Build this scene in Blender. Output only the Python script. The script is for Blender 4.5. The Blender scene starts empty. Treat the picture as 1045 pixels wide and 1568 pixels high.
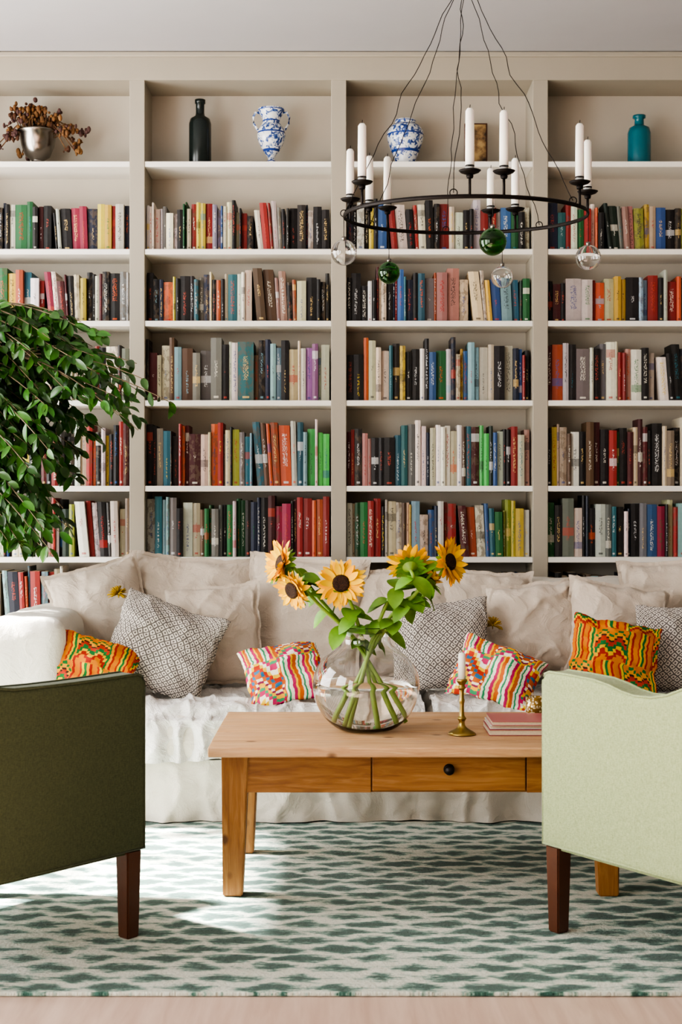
import bpy, bmesh, math, random
from mathutils import Vector, Matrix, noise
random.seed(7)
R=random
def lin(h):
    h=h.lstrip('#'); c=[int(h[i:i+2],16)/255 for i in (0,2,4)]
    return tuple((x/12.92 if x<=.04045 else ((x+.055)/1.055)**2.4) for x in c)+(1,)
# ---------------------------------------------------------------- builder
class B:
    def __init__(s): s.v=[];s.f=[];s.m=[];s.uv=[];s.c=[];s.c2=[];s.sm=[]
    def add(s,vs,fs,mat=0,uv=None,col=None,col2=None,smooth=True,M=None):
        o=len(s.v); flip=False
        if M is not None:
            vs=[M@Vector(p) for p in vs]; flip=M.to_3x3().determinant()<0
        s.v+= [tuple(p) for p in vs]
        for i,f in enumerate(fs):
            u=uv[i] if uv else [(0,0)]*len(f)
            ff=[o+k for k in f]
            if flip: ff=ff[::-1]; u=list(u)[::-1]
            s.f.append(ff); s.uv.append(u)
            s.m.append(mat[i] if isinstance(mat,(list,tuple)) else mat)
            s.c.append(col or (1,1,1,1)); s.c2.append(col2 or (0,0,0,1)); s.sm.append(smooth)
    def bm(s,bm,mat=0,smooth=False,M=None,col=None):
        bm.verts.ensure_lookup_table(); bm.verts.index_update()
        s.add([v.co.copy() for v in bm.verts],[[v.index for v in f.verts] for f in bm.faces],mat,None,col,None,smooth,M)
        bm.free()
    def box(s,x0,x1,y0,y1,z0,z1,mat=0,r=0,M=None,seg=2):
        bm=bmesh.new(); bmesh.ops.create_cube(bm,size=1)
        for v in bm.verts:
            v.co=Vector(((x0+x1)/2+v.co.x*(x1-x0),(y0+y1)/2+v.co.y*(y1-y0),(z0+z1)/2+v.co.z*(z1-z0)))
        if r>0: bmesh.ops.bevel(bm,geom=bm.edges[:],offset=r,segments=seg,affect='EDGES',profile=.5)
        s.bm(bm,mat,r>0 and seg>2,M)
    def lathe(s,prof,cx=0,cy=0,cz=0,n=32,mat=0,M=None,smooth=True,cap=False,ru=None):
        vs=[];fs=[];uv=[];ml=[]
        k=len(prof)
        for i in range(n):
            a=2*math.pi*i/n
            for r,z in prof: vs.append((cx+r*math.cos(a),cy+r*math.sin(a),cz+z))
        for i in range(n):
            j=(i+1)%n
            for q in range(k-1):
                fs.append([i*k+q,j*k+q,j*k+q+1,i*k+q+1])
                u0=i/n;u1=(i+1)/n;uv.append([(u0,q/(k-1)),(u1,q/(k-1)),(u1,(q+1)/(k-1)),(u0,(q+1)/(k-1))])
                ml.append(mat)
        s.add(vs,fs,ml,uv,None,None,smooth,M)
    def tube(s,pts,rad,n=6,mat=0,M=None,col=None):
        pts=[Vector(p) for p in pts]; vs=[];fs=[]
        rs=rad if isinstance(rad,(list,tuple)) else [rad]*len(pts)
        up=Vector((0,0,1))
        for i,p in enumerate(pts):
            t=(pts[min(i+1,len(pts)-1)]-pts[max(i-1,0)]).normalized()
            a=t.cross(up)
            if a.length<.05: a=t.cross(Vector((1,0,0)))
            a.normalize(); b=t.cross(a).normalized()
            for k in range(n):
                an=2*math.pi*k/n; vs.append(p+(a*math.cos(an)+b*math.sin(an))*rs[i])
        for i in range(len(pts)-1):
            for k in range(n):
                l=(k+1)%n; fs.append([i*n+k,i*n+l,(i+1)*n+l,(i+1)*n+k])
        fs.append(list(range(n))[::-1]); fs.append([(len(pts)-1)*n+k for k in range(n)])
        s.add(vs,fs,mat,None,col,None,True,M)
    def sphere(s,c,r,mat=0,n=20,sc=(1,1,1),col=None):
        bm=bmesh.new(); bmesh.ops.create_uvsphere(bm,u_segments=n,v_segments=max(6,n//2),radius=r)
        s.bm(bm,mat,True,Matrix.Translation(c)@Matrix.Diagonal((*sc,1)),col)
    def torus(s,c,Rr,r1,r2,mat=0,n=64,k=8,rot=None):
        vs=[];fs=[]
        for i in range(n):
            a=2*math.pi*i/n
            for q in range(k):
                b=2*math.pi*q/k
                vs.append(((Rr+r1*math.cos(b))*math.cos(a),(Rr+r1*math.cos(b))*math.sin(a),r2*math.sin(b)))
        for i in range(n):
            for q in range(k):
                fs.append([i*k+q,((i+1)%n)*k+q,((i+1)%n)*k+(q+1)%k,i*k+(q+1)%k])
        M=Matrix.Translation(c)
        if rot: M=M@rot
        s.add(vs,fs,mat,None,None,None,True,M)
    def grid(s,fn,nu,nv,mat=0,M=None,us=(1,1)):
        vs=[fn(i/nu,j/nv) for j in range(nv+1) for i in range(nu+1)]
        fs=[];uv=[]
        for j in range(nv):
            for i in range(nu):
                a=j*(nu+1)+i; fs.append([a,a+1,a+nu+2,a+nu+1])
                uv.append([(i/nu,j/nv),((i+1)/nu,j/nv),((i+1)/nu,(j+1)/nv),(i/nu,(j+1)/nv)])
        s.add(vs,fs,mat,uv,None,None,True,M)
    def softbox(s,x0,x1,y0,y1,z0,z1,r=.05,bulge=(0,0,0),st=.035,amp=.004,fr=6,mat=0,M=None,seed=0):
        h=Vector(((x1-x0)/2,(y1-y0)/2,(z1-z0)/2)); c=Vector(((x0+x1)/2,(y0+y1)/2,(z0+z1)/2))
        bm=bmesh.new()
        for ax in range(3):
            a,b=(ax+1)%3,(ax+2)%3
            def samp(L):
                n=max(4,int(2*L/st)); base=[-1+2*i/n for i in range(n+1)]
                rr=min(.9,r/L); ex=[1-rr*.3,1-rr*.6,1-rr]
                out=sorted(set([round(q,5) for q in [t for t in base if abs(t)<1-rr*1.02]+ex+[-e for e in ex]+[-1,1]]))
                return out
            A=samp(h[a]);Bb=samp(h[b])
            for sg in (-1,1):
                g=[]
                for ta in A:
                    row=[]
                    for tb in Bb:
                        p=Vector((0,0,0)); p[ax]=sg*h[ax]; p[a]=ta*h[a]; p[b]=tb*h[b]
                        q=Vector([max(-(h[k]-r),min(h[k]-r,p[k])) for k in range(3)])
                        d=(p-q); d=d.normalized()*r if d.length>1e-6 else d
                        w=q+d
                        w[ax]+=sg*bulge[ax]*(1-ta*ta)*(1-tb*tb)
                        row.append(bm.verts.new(w))
                    g.append(row)
                for i in range(len(A)-1):
                    for j in range(len(Bb)-1):
                        f=[g[i][j],g[i+1][j],g[i+1][j+1],g[i][j+1]]
                        bm.faces.new(f if sg>0 else f[::-1])
        bmesh.ops.remove_doubles(bm,verts=bm.verts[:],dist=1e-4)
        bm.normal_update()
        for v in bm.verts:
            pp=(v.co+c)*fr+Vector((seed,seed*2.1,0))
            rg=max(0,1-abs(noise.noise(pp*1.1+Vector((3,3,3))))*3.2)**2
            v.co+=v.normal*amp*(noise.noise(pp)*1.5+noise.noise(pp*2.3)*.8+rg*.9)
            v.co+=c
        s.bm(bm,mat,True,M)
    def make(s,name,mats,parent=None,loc=None):
        me=bpy.data.meshes.new(name); me.from_pydata(s.v,[],s.f)
        me.uv_layers.new(name='UVMap'); me.color_attributes.new('Col','FLOAT_COLOR','CORNER'); me.color_attributes.new('Ink','FLOAT_COLOR','CORNER')
        fu=[];fc=[];fd=[]
        for f,u,c,d in zip(s.f,s.uv,s.c,s.c2):
            for k in range(len(f)): fu+=[u[k][0],u[k][1]]; fc+=list(c); fd+=list(d)
        me.uv_layers['UVMap'].data.foreach_set('uv',fu); me.color_attributes['Col'].data.foreach_set('color',fc); me.color_attributes['Ink'].data.foreach_set('color',fd)
        me.polygons.foreach_set('material_index',s.m); me.polygons.foreach_set('use_smooth',s.sm)
        for m in mats: me.materials.append(m)
        me.update()
        ob=bpy.data.objects.new(name,me); bpy.context.collection.objects.link(ob)
        if parent: ob.parent=parent
        return ob
def empty(name,loc=(0,0,0)):
    e=bpy.data.objects.new(name,None); bpy.context.collection.objects.link(e); e.empty_display_size=.1; e.location=loc; return e
# ---------------------------------------------------------------- materials
class N:
    def __init__(s,name):
        s.m=bpy.data.materials.new(name); s.m.use_nodes=True; s.t=s.m.node_tree; s.n=s.t.nodes; s.l=s.t.links
        s.b=s.n['Principled BSDF']
    def new(s,t,**k):
        n=s.n.new(t)
        for a,b in k.items(): setattr(n,a,b)
        return n
    def ln(s,a,b): s.l.new(a,b)
    def coord(s,kind='Object',scale=(1,1,1),rot=(0,0,0)):
        c=s.new('ShaderNodeTexCoord'); m=s.new('ShaderNodeMapping'); m.inputs['Scale'].default_value=scale; m.inputs['Rotation'].default_value=rot
        s.ln(c.outputs[kind],m.inputs['Vector']); return m.outputs[0]
    def noise(s,vec,scale,detail=3,rough=.5,dist=0):
        n=s.new('ShaderNodeTexNoise'); n.inputs['Scale'].default_value=scale; n.inputs['Detail'].default_value=detail; n.inputs['Roughness'].default_value=rough; n.inputs['Distortion'].default_value=dist
        s.ln(vec,n.inputs['Vector']); return n.outputs['Fac']
    def ramp(s,fac,stops,interp='LINEAR'):
        r=s.new('ShaderNodeValToRGB'); r.color_ramp.interpolation=interp; e=r.color_ramp.elements
        e.remove(e[1])
        cc=lambda c: lin(c) if isinstance(c,str) else (c,c,c,1)
        e[0].position=stops[0][0]; e[0].color=cc(stops[0][1])
        for p,c in stops[1:]:
            x=e.new(p); x.color=cc(c)
        s.ln(fac,r.inputs[0]); return r.outputs[0]
    def mix(s,f,a,b,mode='MIX'):
        x=s.new('ShaderNodeMix'); x.data_type='RGBA'; x.blend_type=mode
        for sock,val in ((x.inputs[0],f),(x.inputs[6],a),(x.inputs[7],b)):
            if isinstance(val,(int,float)): sock.default_value=val
            elif isinstance(val,str): sock.default_value=lin(val)
            elif isinstance(val,tuple): sock.default_value=val
            else: s.ln(val,sock)
        return x.outputs[2]
    def math(s,op,a,b=0,c=None):
        x=s.new('ShaderNodeMath'); x.operation=op
        for i,val in enumerate((a,b,c)):
            if val is None: continue
            if isinstance(val,(int,float)): x.inputs[i].default_value=val
            else: s.ln(val,x.inputs[i])
        return x.outputs[0]
    def sep(s,v):
        x=s.new('ShaderNodeSeparateXYZ'); s.ln(v,x.inputs[0]); return x.outputs
    def bump(s,h,strength=.3,dist=.01):
        x=s.new('ShaderNodeBump'); x.inputs['Strength'].default_value=strength; x.inputs['Distance'].default_value=dist
        s.ln(h,x.inputs['Height']); s.ln(x.outputs[0],s.b.inputs['Normal'])
    def set(s,**k):
        for a,v in k.items():
            a=a.replace('_',' ')
            i=s.b.inputs[a]
            if isinstance(v,str): i.default_value=lin(v)
            elif isinstance(v,(int,float,tuple)): i.default_value=v
            else: s.ln(v,i)
        return s
def plain(name,col,rough=.6,var=.08,vs=6,bs=0,bscale=60,metal=0,**k):
    n=N(name); v=n.coord()
    f=n.noise(v,vs,4)
    c=lin(col); d=tuple(x*(1-var) for x in c[:3])+(1,); e=tuple(min(1,x*(1+var)) for x in c[:3])+(1,)
    n.set(Base_Color=n.mix(f,d,e),Roughness=rough,Metallic=metal)
    if bs: n.bump(n.noise(v,bscale,3),bs,.004)
    n.set(**k); return n.m
def fabric(name,col,weave=350,bs=.25,var=.1,rough=.9,sheen=.2,crease=2.5):
    n=N(name); v=n.coord()
    s1=n.noise(n.coord(scale=(1,1,6)),weave*.35,2); s2=n.noise(n.coord(scale=(6,6,1)),weave*.35,2)
    big=n.noise(v,4,4)
    c=lin(col); d=tuple(x*(1-var*2.2) for x in c[:3])+(1,); e=tuple(min(1,x*(1+var)) for x in c[:3])+(1,)
    f=n.math('ADD',n.math('MULTIPLY',n.math('ADD',s1,s2),.35),n.math('MULTIPLY',big,.3))
    n.set(Base_Color=n.mix(f,d,e),Roughness=rough,Sheen_Weight=sheen)
    w=n.noise(v,9,4,.55,.8); rg=n.math('POWER',n.math('SUBTRACT',1,n.math('ABSOLUTE',n.math('MULTIPLY',n.math('SUBTRACT',w,.5),3))),3)
    n.bump(n.math('ADD',n.math('ADD',s1,s2),n.math('MULTIPLY',n.math('ADD',n.noise(v,22,4,.6),rg),crease)),bs,.006)
    return n.m
def weave(name,col,dark):
    n=N(name); v=n.coord()
    s1=n.noise(n.coord(scale=(110,110,520)),1,2,.6); s2=n.noise(n.coord(scale=(460,460,80)),1,2,.6)
    f=n.math('ADD',n.math('MULTIPLY',s1,.5),n.math('MULTIPLY',s2,.5))
    n.set(Base_Color=n.mix(n.ramp(f,[(.38,0.0),(.60,1.0)]),dark,col),Roughness=.92,Sheen_Weight=.12)
    n.bump(f,.6,.003); return n.m
M={}
M['greige']=plain('greige_paint','#aaa293',.55,.04)
M['shelfwhite']=plain('shelf_white_paint','#efebe3',.5,.03)
M['shelfback']=plain('shelf_back_paint','#bfb8ab',.6,.05)
M['wall']=plain('wall_paint','#c6c0b6',.8,.03)
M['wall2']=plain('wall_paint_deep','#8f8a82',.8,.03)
M['ceil']=plain('ceiling_paint','#bab8ba',.85,.03)
M['linen']=fabric('natural_linen','#d6c9b9',400,.4)
M['sofa']=fabric('white_slipcover','#dcd6cb',400,.35)
M['throw']=fabric('white_throw','#eae8e4',300,.55,crease=3)
M['chairgreen']=weave('sage_weave','#a2ad84','#87946b')
M['chairshade']=weave('sage_weave_shaded','#4b5437','#39412a')  # same sage fabric, with the left chair's shade darkened into the colour
M['darkwood']=plain('dark_leg_wood','#55311f',.4,.25,14,.1)
M['brass']=plain('brass','#a58f55',.32,.1,metal=1)
M['iron']=plain('black_iron','#1c1512',.55,.2,bs=.3,metal=.5)
M['wax']=plain('candle_wax','#f6f2ea',.45,.02,Subsurface_Weight=.15)
M['silver']=plain('pewter','#8f8a83',.25,.1,metal=1)
M['blackglass']=plain('dark_bottle_glaze','#1d2624',.2,.1)
M['teal']=plain('teal_glass','#1f7f90',.12,.1,Transmission_Weight=.35)
M['terra']=plain('terracotta','#9a5a3c',.8,.1)
M['soil']=plain('soil','#2c2018',.95,.3,30,.5)
M['bark']=plain('ficus_bark','#7b6b57',.85,.2,20,.4)
M['stem']=plain('stem_green','#8fb04e',.5,.15,20)
M['black']=plain('black_knob','#2a2625',.35,.1,metal=.5)
def glass(name,col='#ffffff',ior=1.45,rough=0.0):
    n=N(name); v=n.coord(); n.set(Base_Color=col,Transmission_Weight=1.0,Roughness=rough,IOR=ior)
    n.bump(n.noise(v,14,1),.03,.002); return n.m
M['glass']=glass('clear_glass'); M['water']=glass('water','#fafdfa',1.33)
M['greenglass']=glass('green_glass','#55a048')
def leafmat(name,c1,c2,rough=.4,trans=.1):
    n=N(name); a=n.new('ShaderNodeAttribute'); a.attribute_name='Col'
    f=n.noise(n.coord(),25,2)
    n.set(Base_Color=n.mix(1.0,n.mix(f,c1,c2),a.outputs['Color'],'MULTIPLY'),Roughness=rough,Subsurface_Weight=trans)
    return n.m
M['ficus']=leafmat('ficus_leaf','#1c4014','#47792f',.32,.05)
M['sleaf']=leafmat('sunflower_leaf','#4a7d29','#8cb84a',.5)
M['petal']=leafmat('sunflower_petal','#ffc000','#ffdc18',.6,.0)
M['dried']=leafmat('dried_flower','#7a5a3f','#a37f55',.8)
def seedmat():
    n=N('sunflower_seed_disc'); n.set(Base_Color=n.ramp(n.noise(n.coord(),260,2),[(.35,'#140a04'),(.65,'#4a2a10')]),Roughness=.8); n.bump(n.noise(n.coord(),300,2),.8,.004); return n.m
M['seed']=seedmat()
def bookmat():
    n=N('book_covers')
    a=n.new('ShaderNodeAttribute'); a.attribute_name='Col'; b=n.new('ShaderNodeAttribute'); b.attribute_name='Ink'
    tc=n.new('ShaderNodeTexCoord'); uv=n.sep(tc.outputs['UV'])
    v=n.coord('Object',(210,1,120)); t=n.noise(v,1,1,.5); t=n.math('GREATER_THAN',t,.53)
    per=b.outputs['Alpha']; p2=n.math('FRACT',n.math('MULTIPLY',per,13.7))
    u=n.math('LESS_THAN',n.math('ABSOLUTE',n.math('SUBTRACT',uv[0],.5)),n.math('ADD',n.math('MULTIPLY',p2,.14),.08))
    lo=n.math('GREATER_THAN',uv[1],n.math('ADD',n.math('MULTIPLY',per,.45),.1)); hi=n.math('LESS_THAN',uv[1],n.math('ADD',n.math('MULTIPLY',p2,.4),.5))
    txt=n.math('MULTIPLY',n.math('MULTIPLY',t,u),n.math('MULTIPLY',lo,hi))
    mk=n.math('MULTIPLY',n.math('LESS_THAN',n.math('ABSOLUTE',n.math('SUBTRACT',uv[1],.06)),.018),n.math('LESS_THAN',n.math('ABSOLUTE',n.math('SUBTRACT',uv[0],.5)),.22))
    mk=n.math('MULTIPLY',mk,n.math('GREATER_THAN',per,.5))
    bd=n.math('LESS_THAN',n.math('ABSOLUTE',n.math('SUBTRACT',uv[1],n.math('ADD',n.math('MULTIPLY',per,.7),.15))),n.math('MULTIPLY',n.math('GREATER_THAN',n.math('FRACT',n.math('MULTIPLY',per,7.3)),.78),.07))
    bd=n.math('MULTIPLY',bd,n.math('GREATER_THAN',uv[1],0))
    f=n.math('MAXIMUM',n.math('MAXIMUM',txt,mk),n.math('MULTIPLY',bd,.75))
    wear=n.noise(n.coord('Object',(60,10,60)),1,3)
    pic=n.math('MULTIPLY',n.math('GREATER_THAN',n.math('FRACT',n.math('MULTIPLY',per,5.1)),.8),n.math('GREATER_THAN',n.noise(n.coord('Object',(45,1,28)),1,3,.6),.52))
    base=n.mix(n.math('MULTIPLY',pic,.5),a.outputs['Color'],'#6a5a48')
    base=n.mix(n.math('MULTIPLY',wear,.24),base,(.09,.075,.065,1))
    n.set(Base_Color=n.mix(n.math('MULTIPLY',f,.72),base,b.outputs['Color']),Roughness=.5)
    return n.m
M['book']=bookmat(); M['pages']=plain('book_pages','#cdbfa5',.85,.15,200)
def woodmat(name,c1,c2,c3,axis='x'):
    n=N(name); sc={'x':(1.2,14,14),'z':(14,14,1.2)}[axis]
    f=n.noise(n.coord(scale=sc),3,5,.6,1.2)
    fine=n.noise(n.coord(scale=tuple(q*4 for q in sc)),6,3)
    col=n.ramp(f,[(.3,c1),(.5,c2),(.72,c3)])
    vo=n.new('ShaderNodeTexVoronoi'); vo.inputs['Scale'].default_value=5.2; n.ln(n.coord(scale=(1,1.5,1.5) if axis=='x' else (1.5,1.5,1)),vo.inputs['Vector'])
    kn=n.ramp(vo.outputs['Distance'],[(.055,1.0),(.12,0.0)])
    col=n.mix(n.math('MULTIPLY',kn,.8),col,'#4d260e')
    col=n.mix(n.math('MULTIPLY',fine,.3),col,'#6d4a2c')
    n.set(Base_Color=col,Roughness=.5); n.bump(fine,.15,.002); return n.m
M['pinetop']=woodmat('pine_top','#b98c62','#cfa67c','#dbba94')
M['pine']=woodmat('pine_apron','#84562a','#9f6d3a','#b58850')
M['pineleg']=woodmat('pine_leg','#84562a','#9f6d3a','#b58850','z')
def rugmat():
    n=N('rug_ikat_green')
    tc=n.new('ShaderNodeTexCoord'); s=n.sep(tc.outputs['Object'])
    dx=n.math('MULTIPLY',n.math('SUBTRACT',n.noise(n.coord('Object',(7,14,1)),1,3),.5),.22)
    dy=n.math('MULTIPLY',n.math('SUBTRACT',n.noise(n.coord('Object',(11,7,1),(0,0,.5)),1,2),.5),.07)
    X=n.math('MULTIPLY',n.math('ADD',s[0],dx),5.0); Y=n.math('MULTIPLY',n.math('ADD',s[1],dy),12)
    row=n.math('FLOOR',Y); off=n.math('MULTIPLY',row,.5)
    a=n.math('ABSOLUTE',n.math('SUBTRACT',n.math('FRACT',n.math('ADD',X,off)),.5))
    c=n.math('ABSOLUTE',n.math('SUBTRACT',n.math('FRACT',Y),.5))
    d=n.math('ADD',n.math('MULTIPLY',a,1.0),n.math('MULTIPLY',c,.8))
    frg=n.noise(n.coord('Object',(24,110,1)),1,4,.75)
    big=n.noise(n.coord('Object',(1.6,2.4,1)),1,3)
    pat=n.math('ADD',n.math('ADD',d,n.math('MULTIPLY',n.math('SUBTRACT',frg,.5),1.25)),n.math('MULTIPLY',n.math('SUBTRACT',big,.5),.7))
    col=n.ramp(pat,[(.22,'#264c43'),(.36,'#4a7568'),(.46,'#9bb5a7'),(.57,'#dbddcf')])
    fib=n.noise(n.coord('Object',(90,160,1)),1,3,.7)
    col=n.mix(n.math('MULTIPLY',fib,.28),col,'#4f665c')
    n.set(Base_Color=col,Roughness=.95,Sheen_Weight=.2); n.bump(n.math('ADD',fib,n.noise(n.coord('Object',(30,30,1)),1,3)),.8,.012); return n.m
M['rug']=rugmat()
def floormat():
    n=N('pale_wood_floor'); f=n.noise(n.coord('Object',(12,1,1)),2,4,.6,.5)
    n.set(Base_Color=n.ramp(f,[(.3,'#b79c8c'),(.7,'#cdb5a6')]),Roughness=.5); return n.m
M['floor']=floormat()
def kente(name,seed,zig=False):
    # woven strips: each strip alternates square blocks of weft bars and warp stripes, stepped like kente cloth
    n=N(name); tc=n.new('ShaderNodeTexCoord'); s=n.sep(tc.outputs['UV'])
    wob=n.math('MULTIPLY',n.math('SUBTRACT',n.noise(n.coord('Object',(22,22,22)),1,2),.5),.16)
    if zig:
        pal=['#c9412a','#efc53a','#f1ead8','#c7326a','#3f9a6a','#f0b030','#8b2a50','#f2e6cf','#cf6a2b','#3a7aa0']
        st=n.math('MULTIPLY',n.math('FLOOR',n.math('MULTIPLY',n.math('ABSOLUTE',n.math('SUBTRACT',n.math('FRACT',n.math('MULTIPLY',s[0],3.0)),.5)),10)),.11)
        wv=n.math('FRACT',n.math('ADD',n.math('ADD',n.math('MULTIPLY',s[1],2.6),st),wob))
        c1=n.ramp(wv,list(zip([0,.12,.22,.34,.46,.54,.66,.72,.80,.92],pal)),'CONSTANT')
        w2=n.math('FRACT',n.math('ADD',n.math('MULTIPLY',s[0],7),wob))
        c2=n.ramp(w2,list(zip([0,.2,.4,.52,.75,.88],[pal[2],pal[3],pal[1],pal[8],pal[2],pal[4]])),'CONSTANT')
        fx,fy=2.6,2.2
    else:
        pal=['#d07a14','#a5291a','#dcae1f','#1f6f34','#3a2416','#e09a1a','#b5351a','#d9b92a']
        st=n.math('MULTIPLY',n.math('FLOOR',n.math('MULTIPLY',n.math('ABSOLUTE',n.math('SUBTRACT',n.math('FRACT',n.math('MULTIPLY',s[0],7.2)),.5)),6)),.09)
        w1=n.math('FRACT',n.math('ADD',n.math('ADD',n.math('MULTIPLY',s[1],3.2),wob),st))
        c1=n.ramp(w1,list(zip([0,.22,.36,.46,.60,.74,.80,.92],[pal[0],pal[1],pal[2],pal[3],pal[6],pal[4],pal[5],pal[3]])),'CONSTANT')
        w2=n.math('FRACT',n.math('ADD',n.math('MULTIPLY',s[0],6.5),n.math('MULTIPLY',wob,.6)))
        c2=n.ramp(w2,list(zip([0,.3,.42,.55,.7,.85],[pal[0],pal[6],pal[7],pal[3],pal[5],pal[1]])),'CONSTANT')
        fx,fy=3.6,3.1
    bx=n.math('FLOOR',n.math('MULTIPLY',s[0],fx)); by=n.math('FLOOR',n.math('MULTIPLY',s[1],fy))
    ch=n.math('GREATER_THAN',n.math('FRACT',n.math('MULTIPLY',n.math('ADD',bx,by),.5)),.25)
    n.set(Base_Color=n.mix(ch,c1,c2),Roughness=.8); n.bump(n.noise(n.coord(),120,3),.2,.004); return n.m
def lattice():
    n=N('grey_lattice_cotton'); tc=n.new('ShaderNodeTexCoord'); s=n.sep(tc.outputs['UV'])
    U=n.math('ADD',s[0],s[1]); V=n.math('SUBTRACT',s[0],s[1])
    a=n.math('ABSOLUTE',n.math('SINE',n.math('MULTIPLY',U,46))); b=n.math('ABSOLUTE',n.math('SINE',n.math('MULTIPLY',V,46)))
    mn=n.math('MINIMUM',a,b); line=n.math('LESS_THAN',mn,.34)
    dot=n.math('GREATER_THAN',mn,.86); k=n.math('MAXIMUM',line,dot)
    n.set(Base_Color=n.mix(k,'#cdc6bc','#66605d'),Roughness=.9); n.bump(n.noise(n.coord(),60,3),.3,.005); return n.m
M['lattice']=lattice()
def delft(name,sc):
    n=N(name); f=n.noise(n.coord('Object'),sc,3,.55,1.0); tc=n.new('ShaderNodeTexCoord'); s=n.sep(tc.outputs['UV'])
    band=n.math('GREATER_THAN',n.math('SINE',n.math('MULTIPLY',s[1],42)),.93)
    c=n.ramp(f,[(.50,'#dfe2e4'),(.54,'#6680b0'),(.62,'#2a4284')])
    n.set(Base_Color=n.mix(band,c,'#2c478f'),Roughness=.15); return n.m
M['delft']=delft('blue_white_glaze',46)
# ---------------------------------------------------------------- room
XL,XR,YB,YF,ZC=-3.05,3.05,7.28,-1.3,3.505
b=B(); b.box(XL-.15,XR+.15,YF-.15,YB+.15,-.12,0); b.make('floor',[M['floor']])
b=B(); b.box(XL-.15,XR+.15,YF-.15,YB+.15,ZC,ZC+.12); b.make('ceiling',[M['ceil']])
b=B(); b.box(XL-.15,XR+.15,YB,YB+.12,0,ZC); b.make('wall_back',[M['wall']])
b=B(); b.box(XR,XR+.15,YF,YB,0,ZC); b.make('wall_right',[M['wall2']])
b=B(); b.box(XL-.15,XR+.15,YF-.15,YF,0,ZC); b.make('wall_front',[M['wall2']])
wins=[(-.6,1.1),(1.9,3.7),(4.55,6.45)]; Z0,Z1=.55,2.95
b=B(); ys=[YF]+[q for w in wins for q in w]+[YB]
for i in range(0,len(ys),2): b.box(XL-.15,XL,ys[i],ys[i+1],0,ZC)
for a,c in wins: b.box(XL-.15,XL,a,c,0,Z0); b.box(XL-.15,XL,a,c,Z1,ZC)
b.make('wall_left',[M['wall']])
for i,(a,c) in enumerate(wins):
    b=B(); t=.05
    b.box(XL-.11,XL-.05,a,a+t,Z0,Z1);b.box(XL-.11,XL-.05,c-t,c,Z0,Z1);b.box(XL-.11,XL-.05,a,c,Z0,Z0+t);b.box(XL-.11,XL-.05,a,c,Z1-t,Z1)
    m=(a+c)/2; b.box(XL-.10,XL-.06,m-.03,m+.03,Z0,Z1); b.box(XL-.10,XL-.06,a,c,2.2,2.25)
    b.make('window_%d'%(i+1),[M['shelfwhite']])
b=B(); b.box(XR-.018,XR,YF,6.95,0,.12,r=.004); b.make('baseboard_right',[M['shelfwhite']])
b=B(); b.box(XL,XL+.018,YF,6.95,0,.12,r=.004); b.make('baseboard_left',[M['shelfwhite']])
b=B(); b.box(-2.35,2.35,3.76,5.9,0.001,.014,r=.004); b.make('area_rug',[M['rug']])
# ---------------------------------------------------------------- bookcase
FY=6.98; DEP=.28
ups=[-2.953,-1.972,-.992,-.011,.970,1.950,2.931]
shz=[2.975,2.549,2.200,1.813,1.397,1.051,.735,.40,.08]
b=B()
for x in ups: b.box(x-.037,x+.037,FY,FY+DEP,0,3.37,0,r=.003)
b.box(ups[0]-.06,ups[-1]+.06,FY-.004,FY+DEP,3.368,3.5,0,r=.003)
b.box(ups[0]-.06,ups[-1]+.06,FY-.02,FY+.02,3.478,3.503,0,r=.006)
b.box(ups[0],ups[-1],FY+DEP-.012,FY+DEP,.0,3.4,2)
b.box(ups[0],ups[-1],FY+.01,FY+.03,0,.06,0)
for i in range(6):
    x0,x1=ups[i]+.037,ups[i+1]-.037
    for z in shz: b.box(x0,x1,FY+.004,FY+DEP-.012,z-.027,z,1,r=.002)
b.make('built_in_bookcase',[M['greige'],M['shelfwhite'],M['shelfback']])
PAL={'w':'#e6dfd2','c':'#d3c3a4','k':'#131317','d':'#2f2a28','g':'#17703a','G':'#17382a','l':'#9fae35','L':'#4fc45e','r':'#a92420','m':'#5c1820','o':'#cf5a26','y':'#d6b934','b':'#2c5f9e','n':'#1b2946','t':'#25707f','s':'#87b0bd','p':'#b01d4e','P':'#b98078','v':'#8d8499','V':'#a86aa6','a':'#7a7772','h':'#6b5039','e':'#a8977a'}
rows={
1:["kwbkwprwknkwggkmkkwkppnyyrwn","wcwcwawwkggcryyrvvbwckekrkwrrwakdkdnwkk","nkwkykbrwkrwkkrcwkkwrkrwbgkw","ntrwgrwokGGaPPlycbkdl+l+ckwrbkw"],
2:["kwrcbocgyotwrpwmmkcykkwmkkaw","kkn+oykkdtanckodc+twwchhPPkockkkd","kkkwkmcckn rbtnktaoP+P+c+c+wybs+tGg","kmkw+w+rocyykssrkwrotwkcbkw"],
3:["kwdkcekwmkcakrwkdkecwkkrkwda","kmcchshaaakwwt+hknsskecwVVww+","kkoccctdykkwkbgwncybsswckwnbrk","mowk+a+wkaw+crrPwkcwkknkkodkr"],
4:["kwrcgkwmrokwyykkmkrdkwcrokwykkrm","kkatdd+romm+ccorwcklatsthoo+o+wtsLwLL","mrdP+P+kk+k+tta+ww+ncwww+cwhtmLLGbwkkrcP","kycchwkhmkrgkmcmmkkcekwbwkrcnw"],
5:["lgkrwkwrwdbkwcgkwkerwkGlwrwkdwce","wtssakwchggaakgwggdnnkmp+p+dmrroor","weggr+r+dwcchcyscbnwrrmowbtgllyyw","gdawknkwatkwnkvbpkcrssocnnkyw"],
}
hts={1:(.18,.25),2:(.185,.27),3:(.215,.31),4:(.23,.335),5:(.215,.30),6:(.19,.27),7:(.2,.28)}
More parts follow.
